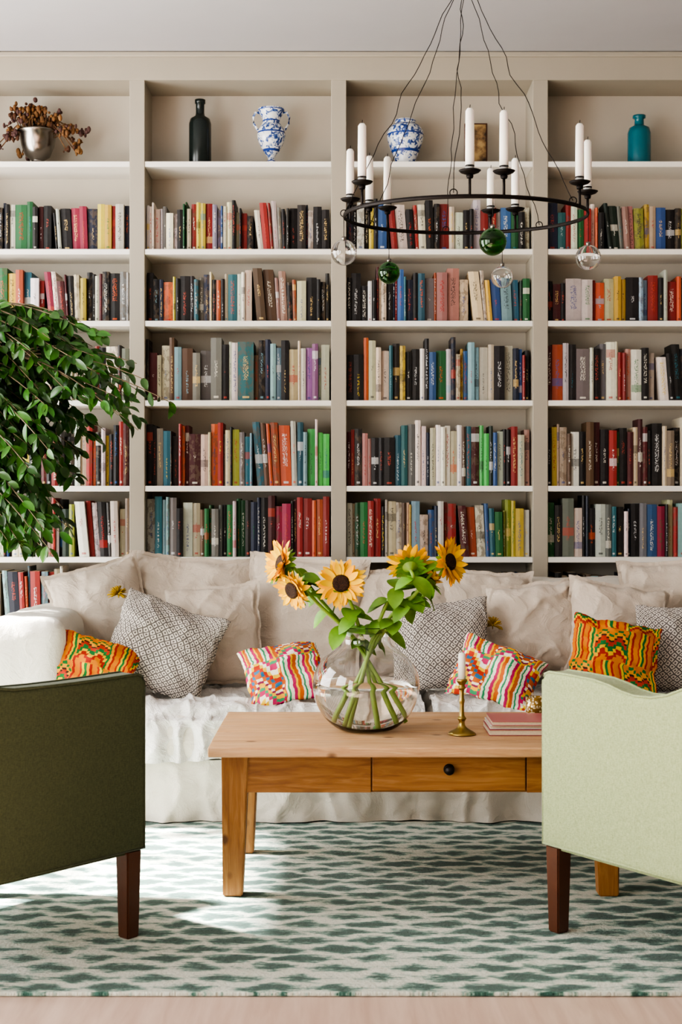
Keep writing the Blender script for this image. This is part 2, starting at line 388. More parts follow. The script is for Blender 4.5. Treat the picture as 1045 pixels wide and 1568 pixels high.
b=B(); keys='wckdgGlLrmoybntsPaheVv'; wts=[10,7,14,7,3,2,1,1,6,4,3,4,3,4,3,3,2,4,3,3,1,1]
for ri in range(1,8):
    for bi in range(6):
        x0,x1=ups[bi]+.04,ups[bi+1]-.04
        if ri in rows and 1<=bi<=4: sq=rows[ri][bi-1].replace(' ','')
        else: sq=''.join(R.choices(keys,wts,k=30))
        bk=[]
        for ch in sq:
            if ch=='+': bk[-1][1]*=1.5
            else: bk.append([ch,R.choice([R.uniform(.35,.8),R.uniform(.7,1.2),R.uniform(1.0,1.7)])])
        tot=sum(q[1] for q in bk)
        leaning=R.random()<.55
        avail=(x1-x0)-(.030 if leaning else .006)
        x=x0; h0,h1=hts[ri]; hrun=R.uniform(h0,h1); z=shz[ri]+.0005
        nb_=len(bk); cut1=R.randint(int(nb_*.2),int(nb_*.75)); slope=R.uniform(.07,.13)
        started=False
        for k,(ch,w) in enumerate(bk):
            w=w/tot*avail
            if R.random()<.6: hrun=R.triangular(h0,h1,h0+(h1-h0)*.45)
            h=min(h1,max(h0*.95,hrun+R.gauss(0,.010)))
            base=lin(PAL[ch]); hs=R.uniform(.6,1.12); col=[max(0,min(1,q*hs*R.uniform(.88,1.12))) for q in base[:3]]
            g_=sum(col)/3; col=tuple(q*.86+g_*.14 for q in col)+(1,)
            lum=.3*col[0]+.6*col[1]+.1*col[2]
            ink=R.choice([(.75,.72,.62,1),(.7,.5,.2,1),(.7,.7,.7,1),(.5,.08,.05,1)]) if lum<.25 else R.choice([(.03,.03,.04,1),(.4,.03,.03,1),(.05,.08,.25,1),(.02,.02,.02,1)])
            if R.random()<.12: ink=lin(PAL[R.choice('roygbts')])
            ink=ink[:3]+(R.random(),)
            y0=FY+.03+R.uniform(0,.035); dpt=R.uniform(.13,.18); g=.0006
            sh=0
            if leaning and cut1<=k<cut1+6:
                if not started: x+=.024; started=True
                sh=-min(slope*h,.026)*(1-(k-cut1)/7)
            a,c=x+g,x+w-g
            vs=[(a,y0,z),(c,y0,z),(c,y0+dpt,z),(a,y0+dpt,z),(a+sh,y0,z+h),(c+sh,y0,z+h),(c+sh,y0+dpt,z+h),(a+sh,y0+dpt,z+h)]
            mx=(a+c)/2; vs+=[(mx,y0-.003,z),(mx+sh,y0-.003,z+h)]
            fs=[[0,8,9,4],[8,1,5,9],[1,2,6,5],[2,3,7,6],[3,0,4,7],[4,9,5,6,7],[3,2,1,8,0]]
            Z=(-1,-1); uv=[[(0,0),(.5,0),(.5,1),(0,1)],[(.5,0),(1,0),(1,1),(.5,1)],[Z]*4,[Z]*4,[Z]*4,[Z]*5,[Z]*5]
            b.add(vs,fs,[0,0,0,0,0,1,1],uv,col,ink,False)
            x+=w
b.make('bookcase_books',[M['book'],M['pages']])
# ---------------------------------------------------------------- top-shelf ornaments
TZ=2.9765; OY=7.10
def smooth(pr,k=4):
    o=[]
    for i in range(len(pr)-1):
        p0=pr[max(0,i-1)];p1=pr[i];p2=pr[i+1];p3=pr[min(len(pr)-1,i+2)]
        for j in range(k):
            t=j/k; o.append(tuple(.5*((2*p1[q])+(-p0[q]+p2[q])*t+(2*p0[q]-5*p1[q]+4*p2[q]-p3[q])*t*t+(-p0[q]+3*p1[q]-3*p2[q]+p3[q])*t**3) for q in (0,1)))
    o.append(pr[-1]); return [(max(0,a),max(0,c)) for a,c in o]
b=B(); b.lathe([(0,0),(.05,0),(.055,.01),(.055,.21),(.048,.235),(.024,.25),(.021,.265),(.021,.31),(.026,.312),(.026,.33),(.015,.33),(0,.325)],-.697,OY,TZ,28); b.make('dark_glazed_bottle',[M['blackglass']])
b=B(); b.lathe(smooth([(0,0),(.045,0),(.046,.010),(.020,.03),(.018,.045),(.038,.075),(.062,.12),(.070,.155),(.062,.185),(.046,.21),(.044,.235),(.058,.26),(.066,.28),(.06,.283),(.03,.27),(0,.26)],3),-.345,OY,TZ,32)
for sx in (-1,1): b.tube([(-.345+sx*.056,OY,TZ+.265),(-.345+sx*.078,OY,TZ+.268),(-.345+sx*.09,OY,TZ+.245),(-.345+sx*.086,OY,TZ+.21),(-.345+sx*.064,OY,TZ+.178)],.006,8)
b.make('blue_white_handled_vase',[M['delft']])
b=B(); b.lathe(smooth([(0,0),(.045,0),(.050,.01),(.052,.03),(.075,.09),(.090,.14),(.088,.175),(.07,.2),(.052,.21),(.052,.228),(.035,.230),(0,.226)],3),.318,OY,TZ,32)
b.make('blue_white_jar',[M['delft']])
n=N('brown_picture'); n.set(Base_Color=n.ramp(n.noise(n.coord(),18,5,.6),[(.35,'#2f2218'),(.5,'#7a5f3d'),(.65,'#a58a5c')]),Roughness=.6)
b=B(); b.box(.62,.72,7.12,7.135,TZ,TZ+.215,0,r=.002); b.box(.613,.727,7.124,7.14,TZ,TZ+.222,1,r=.002); b.make('small_framed_picture',[n.m,M['darkwood']])
b=B(); b.lathe([(0,0),(.055,0),(.057,.008),(.057,.165),(.05,.19),(.03,.2),(.024,.206),(.022,.235),(.032,.24),(.032,.252),(.02,.252),(0,.24)],1.475,OY,TZ,28); b.make('teal_glass_bottle',[M['teal']])
b=B(); cx=-1.50
b.lathe([(0,0),(.05,0),(.055,.006),(.03,.02),(.03,.03),(.06,.05),(.08,.1),(.09,.155),(.105,.165),(.105,.172),(.085,.168),(.07,.1),(0,.09)],cx,OY,TZ,32,0)
for i in range(70):
    a=R.uniform(0,6.28); rr=R.uniform(.02,.26); dz=R.uniform(.02,.12) if rr<.12 else R.uniform(-.06,.08)
    if rr>.18: dz=R.uniform(-.14,.03)
    p1=Vector((cx+math.cos(a)*rr,OY-.01+math.sin(a)*rr*.3,TZ+.17+dz)); p0=Vector((cx+math.cos(a)*.05,OY+math.sin(a)*.03,TZ+.12)); pm=(p0+p1)/2+Vector((0,0,.07))
    b.tube([p0,pm,p1],.003,5,1,col=(.5,.45,.4,1))
    cc=R.choice([(.35,.28,.25,1),(.6,.5,.4,1),(.32,.28,.55,1),(.28,.2,.2,1),(.8,.7,.55,1)])
    for q in range(R.randint(4,8)):
        b.sphere(p1+Vector((R.gauss(0,.014),R.gauss(0,.008),abs(R.gauss(0,.014)))),R.uniform(.004,.012),1,6,(1,1,R.uniform(.7,1.9)),cc)
b.make('dried_flower_arrangement',[M['silver'],M['dried']])
# ---------------------------------------------------------------- sofa
sofa=empty('slipcovered_sofa')
def child(b,name,mats): return b.make(name,mats,sofa)
SX0,SX1=-1.45,1.84
b=B(); b.softbox(SX0+.02,SX1-.02,5.86,6.86,.03,.27,.03,(0,0,0),.08,.003); child(b,'base',[M['sofa']])
def skirt(u,v):
    x=SX0+.01+u*(SX1-SX0-.02); z=.018+v*.25
    fo=(1-v)
    rg=max(0,1-abs(noise.noise(Vector((x*4,z*2.5,8))))*4)**2
    y=5.815-.016*fo*(math.sin(x*16+4*noise.noise(Vector((x*3,0,0))))) -.03*fo*noise.noise(Vector((x*9,z*3,1)))-.007*noise.noise(Vector((x*20,z*25,5)))-.018*rg
    return (x,y,z+.004*noise.noise(Vector((x*5,0,9)))*fo)
b=B(); b.grid(skirt,300,20); child(b,'front_skirt',[M['sofa']])
b=B(); b.softbox(-1.145,.352,5.79,6.6,.262,.462,.06,(0,.015,.015),.03,.008,7); b.softbox(.36,1.535,5.79,6.6,.262,.462,.06,(0,.015,.015),.03,.008,7,seed=3); child(b,'seat_cushions',[M['sofa']])
b=B(); b.softbox(SX0,-1.135,5.80,6.84,.05,.835,.06,(.01,.01,.015),.025,.006,4); child(b,'arm_left',[M['sofa']])
b=B(); b.softbox(1.54,SX1,5.80,6.84,.05,.835,.06,(.01,.01,.015),.025,.006,4); child(b,'arm_right',[M['sofa']])
b=B(); b.softbox(-1.2,1.6,6.60,6.86,.2,.955,.07,(0,.01,.012),.035,.010,5); child(b,'backrest',[M['sofa']])
def throw(x0,x1,seed,drop):
    def f(u,v):
        x=x0+u*(x1-x0); L=.66; d=drop+.05*noise.noise(Vector((x*3,seed,0)))
        s=v*(L+.07+d)
        nn=noise.noise(Vector((x*9,s*5,seed)))+.6*noise.noise(Vector((x*22,s*13,seed)))
        r1=max(0,1-abs(noise.noise(Vector((x*5+s*3,s*6,seed+4))))*3.5)**2; r2=max(0,1-abs(noise.noise(Vector((x*13-s*4,s*9,seed+9))))*3)**2
        ridge=1.1*r1+.5*r2
        if s<L: y=6.5-s; z=.485+.010*nn+.020*ridge; 
        elif s<L+.07:
            a=(s-L)/.07*math.pi/2; y=6.5-L-.045*math.sin(a)-.006*nn-.012*ridge*math.sin(a); z=.440+.045*math.cos(a)+.010*nn+.020*ridge*math.cos(a)
        else:
            t=(s-L-.07); y=5.770-.010*nn-.020*min(1,t/.06)*math.sin(x*55+6*noise.noise(Vector((x*5,seed,2))))-.012*ridge; z=.440-t
        return (x,y,z)
    return f
b=B(); b.grid(throw(-1.12,.34,1.3,.17),300,110); b.grid(throw(.372,1.52,7.7,.03),220,90); child(b,'seat_throw',[M['throw']])
def cushion(name,w,h,t,loc,yaw,tilt,roll,mats,flange=.0,seed=0,wr=1.0,pinch=.06,n=56):
    b=B()
    vs=[];fs=[];uv=[]
    def P(u,v,sd):
        fl=1-flange; uu=min(1,abs(u)/fl); vv=min(1,abs(v)/fl)
        th=t/2*(max(0,(1-uu**2.4))*max(0,(1-vv**2.4)))**.55
        k=th/(t/2); ss=sd*min(1,k*3)
        x=u*w/2*(1-pinch*(1-v*v)); y=v*h/2*(1-pinch*(1-u*u))
        q=Vector((x*6+seed*3.1,y*6+seed,ss*1.3))
        wk=noise.noise(q)*.018+noise.noise(q*2.7)*.005
        rg=max(0,1-abs(noise.noise(Vector((x*5-y*2+seed,y*4+seed*2,ss))))*4)**2
        rg2=max(0,1-abs(noise.noise(Vector((x*4+seed*2,y*12+x*6,ss+5))))*3.4)**2
        cr=math.exp(-((abs(u)-1)**2+(abs(v)-1)**2)*6)
        z=sd*th+wr*wk*(.5+.5*k)+ss*wr*(.011*rg+.007*rg2)*(1-.3*k)
        ang=math.atan2(v,u); z+=wr*ss*.006*math.sin(ang*12+seed)*k*(u*u+v*v)*.7
        z+=.02*noise.noise(Vector((u*1.5+seed*7,v*1.5,3)))
        z+=.03*cr*math.sin(seed*5+u*2+v)
        x+=.012*noise.noise(Vector((v*3,seed,1)))+.004*noise.noise(Vector((v*14,u*3,seed))); y+=.012*noise.noise(Vector((u*3,seed,5)))+.004*noise.noise(Vector((u*14,v*3,seed)))
        return (x,y,z)
    for sd in (1,-1):
        o=len(vs)
        for j in range(n+1):
            for i in range(n+1):
                u=-1+2*i/n; v=-1+2*j/n
                u=math.sin(u*math.pi/2)*.45+u*.55; v=math.sin(v*math.pi/2)*.45+v*.55
                vs.append(P(u,v,sd))
        for j in range(n):
            for i in range(n):
                a=o+j*(n+1)+i; f=[a,a+1,a+n+2,a+n+1]; q=[(i/n*w/.4,j/n*h/.4),((i+1)/n*w/.4,j/n*h/.4),((i+1)/n*w/.4,(j+1)/n*h/.4),(i/n*w/.4,(j+1)/n*h/.4)]
                fs.append(f if sd>0 else f[::-1]); uv.append(q if sd>0 else q[::-1])
    b.add(vs,fs,0,uv)
    if flange: # stitched line where the flange starts
        pts=[]
        for e in range(4):
            for i in range(24):
                t_=-1+2*i/24; q=fl_=1-flange
                u,v=[(t_,-1),(1,t_),(-t_,1),(-1,-t_)][e]; pts.append(Vector(P(u*q,v*q,1))+Vector((0,0,.0005)))
        pts.append(pts[0]); b.tube(pts,.0014,4,0)
    ob=b.make(name,mats)
    ob.matrix_world=Matrix.Translation(loc)@Matrix.Rotation(math.radians(yaw),4,'Z')@Matrix.Rotation(math.radians(90-tilt),4,'X')@Matrix.Rotation(math.radians(roll),4,'Z')
    return ob
L=[M['linen']]
for w,h,t,loc,yaw,tilt,roll in [
 (.44,.44,.17,(-1.07,6.40,.83),12,12,14),
 (.60,.56,.16,(-.69,6.52,.80),0,8,-4),
 (.44,.46,.16,(-.56,6.28,.735),4,14,3),
 (.56,.58,.17,(-.17,6.48,.79),-3,11,-5),
 (.52,.52,.16,(.30,6.50,.77),0,10,4),
 (.50,.50,.16,(.62,6.52,.77),0,10,-4),
 (.44,.44,.17,(.86,6.30,.755),3,14,5),
 (.46,.46,.17,(1.20,6.24,.745),-4,15,-6),
 (.52,.52,.17,(1.52,6.46,.81),-8,10,4)]:
    cushion('linen_cushion',w,h,t,loc,yaw,tilt,roll,L,.07,R.uniform(0,9),1.1)
for w,h,t,loc,yaw,tilt,roll in [(.46,.40,.15,(-.75,6.05,.70),8,20,-22),(.42,.40,.15,(.43,6.14,.70),-3,20,4),(.40,.38,.15,(1.45,6.08,.69),-6,18,-4)]:
    cushion('lattice_cushion',w,h,t,loc,yaw,tilt,roll,[M['lattice']],0,R.uniform(0,9),1.0)
ka,kb=kente('kente_cotton_orange',1),kente('kente_cotton_pink',2,True)
for w,h,t,loc,yaw,tilt,roll,m in [(.36,.27,.11,(-1.02,5.88,.63),10,28,-14,ka),(.34,.28,.12,(-.235,5.93,.60),4,35,14,kb),(.36,.27,.12,(.64,5.92,.60),-6,35,-20,kb),(.37,.32,.12,(1.13,5.93,.67),-5,20,-9,ka)]:
    cushion('kente_cushion',w,h,t,loc,yaw,tilt,roll,[m],0,R.uniform(0,9),.9)
# ---------------------------------------------------------------- armchairs
def chair(name,corner,u,mirror,mat,prof,W):
    u=Vector((u[0],u[1],0)).normalized(); w=Vector((-u.y,u.x,0))
    if mirror: w=-w
    T=Matrix(((u.x,w.x,0,corner[0]),(u.y,w.y,0,corner[1]),(0,0,1,0),(0,0,0,1)))
    Lh=.74; b=B()
    def ext(pr,b0,b1,bev,mt=0):
        bm=bmesh.new(); A=[bm.verts.new((a,b0,z)) for a,z in pr]; C=[bm.verts.new((a,b1,z)) for a,z in pr]
        bm.faces.new(A); bm.faces.new(C[::-1]); k=len(pr)
        for i in range(k): bm.faces.new([A[i],C[i],C[(i+1)%k],A[(i+1)%k]])
        bmesh.ops.recalc_face_normals(bm,faces=bm.faces[:])
        e=[x for x in bm.edges if abs(x.verts[0].co.y-x.verts[1].co.y)<1e-5]
        bmesh.ops.bevel(bm,geom=e,offset=bev,segments=4,affect='EDGES',profile=.5)
        b.bm(bm,mt,False,T)
    ext(prof,0,.085,.012); ext(prof,W-.085,W,.012)
    b.softbox(Lh-.14,Lh,.08,W-.08,.275,.835,.03,(0,0,0),.05,.001,M=T)
    b.softbox(.02,Lh-.13,.088,W-.088,.30,.47,.04,(0,0,.02),.04,.003,M=T)
    b.box(.005,.06,.08,W-.08,.275,.33,0,.008,M=T)
    b.box(.02,Lh-.02,.02,W-.02,.262,.30,0,.004,M=T)
    for yy in (.004,.081,W-.081,W-.004):
        b.tube([(a+(0.003 if a<.01 else 0),yy,z+.0) for a,z in prof[0:-1]],.004,6,0,M=T)
        b.tube([(.004,yy,.278),(Lh-.004,yy,.278)],.004,6,0,M=T)
    ls=.056
    for a in (.008,Lh-.008-ls):
        for c in (.008,W-.008-ls):
            bm=bmesh.new(); bmesh.ops.create_cube(bm,size=1)
            for v in bm.verts:
                k=1 if v.co.z>0 else .8
                v.co=Vector((a+ls/2+v.co.x*ls*k,c+ls/2+v.co.y*ls*k,.274 if v.co.z>0 else .0145))
            bmesh.ops.bevel(bm,geom=bm.edges[:],offset=.004,segments=2,affect='EDGES')
            b.bm(bm,1,False,T)
    return b.make(name,[mat,M['darkwood']])
pr_r=[(0,.275),(0,.765),(.01,.785),(.03,.793),(.12,.792),(.22,.788),(.28,.778),(.33,.765),(.38,.758),(.44,.760),(.50,.772),(.58,.803),(.66,.830),(.72,.835),(.74,.82),(.74,.275)]
pr_l=[(0,.275),(0,.765),(.01,.785),(.03,.793),(.15,.790),(.27,.788),(.38,.788),(.48,.79),(.56,.802),(.62,.818),(.68,.832),(.72,.835),(.74,.82),(.74,.275)]
chair('upholstered_armchair',(-.578,4.25),(-.64,-.77),True,M['chairshade'],pr_l,.80)
chair('upholstered_armchair',(.602,4.31),(.56,-.83),False,M['chairgreen'],pr_r,.69)
# ---------------------------------------------------------------- coffee table
X0,X1,Y0,Y1,TH=-.428,.95,4.60,5.43,.515
b=B(); nb=5
for i in range(nb):
    ya=Y0+(Y1-Y0)*i/nb; yb=Y0+(Y1-Y0)*(i+1)/nb
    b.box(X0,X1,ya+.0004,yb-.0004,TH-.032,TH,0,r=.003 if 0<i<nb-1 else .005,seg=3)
ax0,ax1,ay0,ay1=X0+.05,X1-.05,Y0+.075,Y1-.075
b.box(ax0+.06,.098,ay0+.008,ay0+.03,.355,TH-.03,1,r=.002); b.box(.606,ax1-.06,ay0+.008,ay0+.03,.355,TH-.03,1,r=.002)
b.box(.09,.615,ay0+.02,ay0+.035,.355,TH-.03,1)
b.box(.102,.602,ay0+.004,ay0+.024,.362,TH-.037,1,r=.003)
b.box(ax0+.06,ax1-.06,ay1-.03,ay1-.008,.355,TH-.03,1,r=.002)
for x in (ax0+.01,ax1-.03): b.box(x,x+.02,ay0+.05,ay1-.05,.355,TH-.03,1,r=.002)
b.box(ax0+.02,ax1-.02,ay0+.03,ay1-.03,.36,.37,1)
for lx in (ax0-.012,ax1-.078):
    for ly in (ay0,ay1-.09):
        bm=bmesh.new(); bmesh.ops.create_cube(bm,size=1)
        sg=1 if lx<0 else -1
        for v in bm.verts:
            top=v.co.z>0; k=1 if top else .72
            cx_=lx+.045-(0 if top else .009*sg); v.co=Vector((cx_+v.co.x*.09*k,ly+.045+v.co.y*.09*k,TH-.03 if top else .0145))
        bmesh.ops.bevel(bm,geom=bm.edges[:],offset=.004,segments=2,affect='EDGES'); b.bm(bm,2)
Mk=Matrix.Translation((.352,ay0+.004,.432))@Matrix.Rotation(math.radians(90),4,'X')
b.lathe([(0.006,0),(.006,.012),(.014,.018),(.016,.024),(.012,.03),(0,.031)],n=20,mat=3,M=Mk)
b.lathe([(0.018,0),(.018,.002),(.006,.003)],n=20,mat=3,M=Mk)
b.make('pine_coffee_table',[M['pinetop'],M['pine'],M['pineleg'],M['black']])
# ---------------------------------------------------------------- vase with sunflowers
vx,vy,vz=.087,4.98,TH+.0008
vase=empty('sunflower_vase')
out=[(0,0),(.075,.001),(.11,.012),(.15,.05),(.176,.1),(.186,.15),(.178,.2),(.15,.245),(.115,.275),(.09,.295),(.084,.315),(.088,.34),(.098,.358)]
inn=[(r-.003 if r>.01 else 0,max(z,.006)) for r,z in out]; inn[0]=(0,.006); inn[1]=(.07,.007); inn[2]=(.107,.016)
b=B(); b.lathe(smooth(out)+smooth(inn)[::-1],vx,vy,vz,64); b.make('glass_body',[M['glass']],vase)
wp=[(r-.0006,z+.0006) for r,z in smooth(inn) if z<.165 and r>.002]; wp=[(0,wp[0][1])]+wp; wl=wp[-1]
b=B(); b.lathe(wp+[(0,wl[1])],vx,vy,vz,64); b.make('water',[M['water']],vase)
def frame(d):
    d=Vector(d).normalized(); x=d.cross(Vector((0,0,1)));
    if x.length<.01: x=Vector((1,0,0))
    x.normalize(); y=d.cross(x); return Matrix(((x.x,y.x,d.x),(x.y,y.y,d.y),(x.z,y.z,d.z)))
def blade(b,M4,L,W,curve,mat,col,n=5,fold=.15,pw=.8):
    vs=[];fs=[]
    for i in range(n+1):
        t=i/n; wd=W*math.sin(math.pi*min(1,(t*.92+.06)))**pw/2; 
        if i==n: wd=.0004
        z=curve*t*t
        vs+=[(-wd,L*t,z+fold*wd),(0,L*t,z),(wd,L*t,z+fold*wd)]
    for i in range(n):
        a=i*3; fs+=[[a,a+1,a+4,a+3],[a+1,a+2,a+5,a+4]]
    b.add(vs,fs,mat,None,col,None,True,M4)
def flower(b,pos,d,r=.078,droop=0,cup=0):
    F=frame(d).to_4x4(); T=Matrix.Translation(pos)@F
    b.lathe([(0,.008),(.012,.007),(.022,.010),(.028,.007),(.031,-.001),(.02,-.012),(.006,-.02)],n=24,mat=2,M=T)
    b.lathe([(.033,-.002),(.026,-.014),(.012,-.024),(.004,-.034),(0,-.034)],n=16,mat=1,M=T)
    for lay,(cnt,rr,cv) in enumerate([(19,r,-.004),(19,r*.95,.008),(14,r*.82,.014)]):
        for i in range(cnt):
            a=2*math.pi*(i+lay*.35)/cnt+R.uniform(-.08,.08)
            Mx=T@Matrix.Rotation(a,4,'Z')@Matrix.Translation((0,.022,-.002+lay*.002))@Matrix.Rotation(R.uniform(-.22,.22)+droop,4,'X')@Matrix.Rotation(R.uniform(-.4,.4),4,'Y')
            q=R.uniform(.75,1.05); blade(b,Mx,(rr-.018)*R.uniform(.8,1.14),.021*R.uniform(.85,1.15),cv+R.uniform(-.010,.014),0,(q,q*R.uniform(.78,1),q,1),6,.2,.75)
    for i in range(16):
        a=2*math.pi*i/16; Mx=T@Matrix.Rotation(a,4,'Z')@Matrix.Translation((0,.02,-.012))@Matrix.Rotation(-.15,4,'X')
        blade(b,Mx,.040*R.uniform(.8,1.3),.018,-.006,3,(1,1,1,1),4)
heads=[((-.205,4.90,1.095),(-.80,-.45,.2),.080,.3),((-.165,4.86,1.005),(-.6,-.65,-.25),.066,0),((.0,4.83,1.03),(.02,-1,.08),.084,0),((.235,4.93,1.09),(-.1,.62,.55),.080,.1),((.372,4.90,1.10),(.75,-.6,.15),.084,0),((.30,4.97,1.035),(.35,.3,.8),.055,.6)]
b=B()
for i,(p,d,r,dr) in enumerate(heads):
    p=Vector(p); dn=Vector(d).normalized(); flower(b,p,d,r,dr)
    foot=Vector((vx-(p.x-vx)*.42+R.uniform(-.02,.02),vy+R.uniform(-.07,.05),vz+.028)); neck=Vector((vx+(p.x-vx)*.14,vy-.01,vz+.31))
    m1=neck.lerp(p,.55)+Vector((0,0,.02)); e=p-dn*.03
    pts=[foot,foot.lerp(neck,.5),neck,m1,e-dn*.03+Vector((0,0,-.012)),e]
    sp=[]
    for k in range(len(pts)-1):
        p0=pts[max(0,k-1)];p1=pts[k];p2=pts[k+1];p3=pts[min(len(pts)-1,k+2)]
        for j in range(5):
            t=j/5; sp.append(.5*((2*p1)+(-p0+p2)*t+(2*p0-5*p1+4*p2-p3)*t*t+(-p0+3*p1-3*p2+p3)*t**3))
    sp.append(pts[-1]); b.tube(sp,[.0075-.0018*k/len(sp) for k in range(len(sp))],8,1)
    for k in range(12 if i not in (1,5) else 5):
        q=sp[R.randint(10,22)]; a=R.uniform(0,6.28)
        dd=Vector((math.cos(a),math.sin(a)*.7-.2,R.uniform(-.7,.6)))
        yv=dd.normalized(); zv=Vector((0,-.6,1)); xv=yv.cross(zv).normalized(); zv=xv.cross(yv)
        Mx=Matrix(((xv.x,yv.x,zv.x,q.x),(xv.y,yv.y,zv.y,q.y),(xv.z,yv.z,zv.z,q.z),(0,0,0,1)))
        g=R.uniform(.7,1.15); blade(b,Mx,R.uniform(.06,.105),R.uniform(.04,.07),-.03,3,(g,g,g*.9,1),6,.25,.7)
b.make('sunflowers',[M['petal'],M['stem'],M['seed'],M['sleaf']],vase)
# ---------------------------------------------------------------- table items
cx,cy=.41,4.87
b=B(); b.lathe(smooth([(0,0),(.044,0),(.046,.006),(.038,.012),(.022,.02),(.012,.03),(.010,.045),(.016,.055),(.009,.065),(.0075,.1),(.010,.115),(.0075,.125),(.008,.15),(.014,.158),(.01,.165),(.012,.172),(.018,.18),(.018,.187),(.010,.188),(0,.186)],3),cx,cy,TH+.0008,32,0)
b.lathe([(0,.184),(.0125,.184),(.0125,.27),(.010,.276),(.002,.279),(0,.279)],cx,cy,TH+.0008,20,1); b.tube([(cx,cy,TH+.275),(cx+.001,cy,TH+.288)],.001,5,2)
b.make('brass_candlestick',[M['brass'],M['wax'],M['iron']])
b=B()
for i,(x0,x1,y0,y1,t,c,rot) in enumerate([(.50,.78,4.84,5.06,.020,'#a8585c',0),(.505,.77,4.85,5.05,.012,'#e7e0da',0),(.51,.775,4.84,5.045,.014,'#b9666a',0)]):
    z=TH+.001+[0,.021,.034][i]
    m=plain('magazine_cover_%d'%i,c,.35,.12); 
    b.box(x0,x1,y0,y1,z,z+.002,i,r=.0005); b.box(x0+.002,x1-.002,y0+.003,y1-.002,z+.002,z+t-.002,3); b.box(x0,x1,y0,y1,z+t-.002,z+t,i,r=.0005)
b.make('stacked_magazines',[bpy.data.materials['magazine_cover_0'],bpy.data.materials['magazine_cover_1'],bpy.data.materials['magazine_cover_2'],M['pages']])
n=N('gold_dotted_glaze'); vo=n.new('ShaderNodeTexVoronoi'); vo.inputs['Scale'].default_value=110; n.ln(n.coord(),vo.inputs['Vector'])
n.set(Base_Color=n.ramp(vo.outputs['Distance'],[(.3,'#e4d7b8'),(.5,'#8a6a2c')]),Roughness=.3,Metallic=.4)
b=B(); b.lathe([(0,0),(.03,0),(.033,.006),(.036,.05),(.037,.09),(.034,.09),(.032,.05),(.028,.01),(0,.008)],.700,5.16,TH+.0008,28); b.make('patterned_votive_cup',[n.m])
# ---------------------------------------------------------------- chandelier
C=Vector((.433,5.0,2.30)); RR=.423; TL=math.radians(3.2)
def rp(th,r=RR,dz=0):
    x=r*math.cos(th); y=r*math.sin(th); return C+Vector((x,y*math.cos(TL),y*math.sin(TL)+dz))
b=B()
rot=Matrix.Rotation(TL,4,'X')
b.torus(C,RR,.004,.007,0,96,8,rot)
rad=math.radians
for th,L_ in ((161,.19),(211,.205),(141,.19),(128,.20),(-93,.21),(-78,.205),(72,.17),(59,.20),(-31,.205),(-3,.19)):
    th=rad(th); p=rp(th,RR+.0); h=.07
    q=p+Vector((0,0,h))
    b.tube([p,p+Vector((0,0,h))],.0045,8,0)
    b.lathe([(0,0),(.014,0),(.030,.006),(.036,.012),(.033,.011),(.014,.006),(.015,.028),(.012,.028),(0,.02)],q.x,q.y,q.z,24,0)
    b.lathe([(.010,-.012),(.012,-.004),(.008,0)],q.x,q.y,q.z,12,0)
    b.lathe([(0,.01),(.0148,.01),(.0145,L_*.6),(.0135,L_-.008),(.008,L_),(0,L_+.001)],q.x,q.y,q.z,20,1)
    b.tube([q+Vector((0,0,L_)),q+Vector((.001,0,L_+.012))],.0011,5,0)
hook=Vector((.43,5.0,3.14))
b.tube([hook,hook+Vector((0,0,.36))],.004,8,0); b.lathe([(0,0),(.03,.0),(.045,.015),(.045,.02)],hook.x,hook.y,ZC-.0205,24,0)
b.torus(hook,.012,.002,.002,0,20,6,Matrix.Rotation(math.pi/2,4,'X'))
for th in (178,140,-100,95,45,-38):
    p=rp(rad(th),RR,.012); n_=24; pts=[]
    sd=R.uniform(0,50)
    for k in range(n_+1):
        t=k/n_; w=math.sin(math.pi*t)**.5*.022
        pts.append(hook.lerp(p,t)+Vector((w*noise.noise(Vector((t*9,sd,0))),w*noise.noise(Vector((t*9,sd,9))),0)))
    b.tube(pts,.0014,5,0)
    b.torus(p,.012,.0018,.0018,0,16,6,Matrix.Rotation(math.pi/2,4,'X'))
for th,dz,r,m in ((178,-.125,.045,2),(127,-.16,.041,3),(-83,-.145,.044,3),(66,-.17,.042,2),(-6,-.15,.044,2)):
    p=rp(rad(th)); q=p+Vector((0,0,dz)); b.tube([p,q+Vector((0,0,r+.008))],.0012,5,0)
    b.sphere(q,r,m,32); b.lathe([(0,0),(.008,0),(.008,.012),(0,.013)],q.x,q.y,q.z+r-.002,12,4)
    bm=bmesh.new(); bmesh.ops.create_uvsphere(bm,u_segments=32,v_segments=16,radius=r-(.0014 if m==2 else .003)); bmesh.ops.reverse_faces(bm,faces=bm.faces[:]); b.bm(bm,m,True,Matrix.Translation(q))
b.make('ring_candle_chandelier',[M['iron'],M['wax'],M['glass'],M['greenglass'],M['silver']])
# ---------------------------------------------------------------- ficus
b=B(); px,py=-1.83,6.12
b.lathe([(0,0),(.13,0),(.15,.01),(.19,.3),(.205,.31),(.205,.34),(.19,.34),(.18,.3),(0,.3)],px,py,.001,32,0); b.lathe([(0,.305),(.183,.305)],px,py,.001,24,1)
tr=[(px,py,.3),(px+.02,py,.7),(px-.01,py-.02,1.1),(px+.03,py-.03,1.5),(px+.05,py-.05,1.9)]
b.tube(tr,[.03,.027,.024,.02,.015],10,2)
def leaf(p,d,L,W,g):
    yv=Vector(d).normalized(); zv=Vector((R.gauss(0,.6),-.7+R.gauss(0,.5),.6)); xv=yv.cross(zv)
    if xv.length<.05: return
    xv.normalize(); zv=xv.cross(yv)
    Mx=Matrix(((xv.x,yv.x,zv.x,p.x),(xv.y,yv.y,zv.y,p.y),(xv.z,yv.z,zv.z,p.z),(0,0,0,1)))
    blade(b,Mx,L,W,-L*.2,3,g,5,.35,.7)
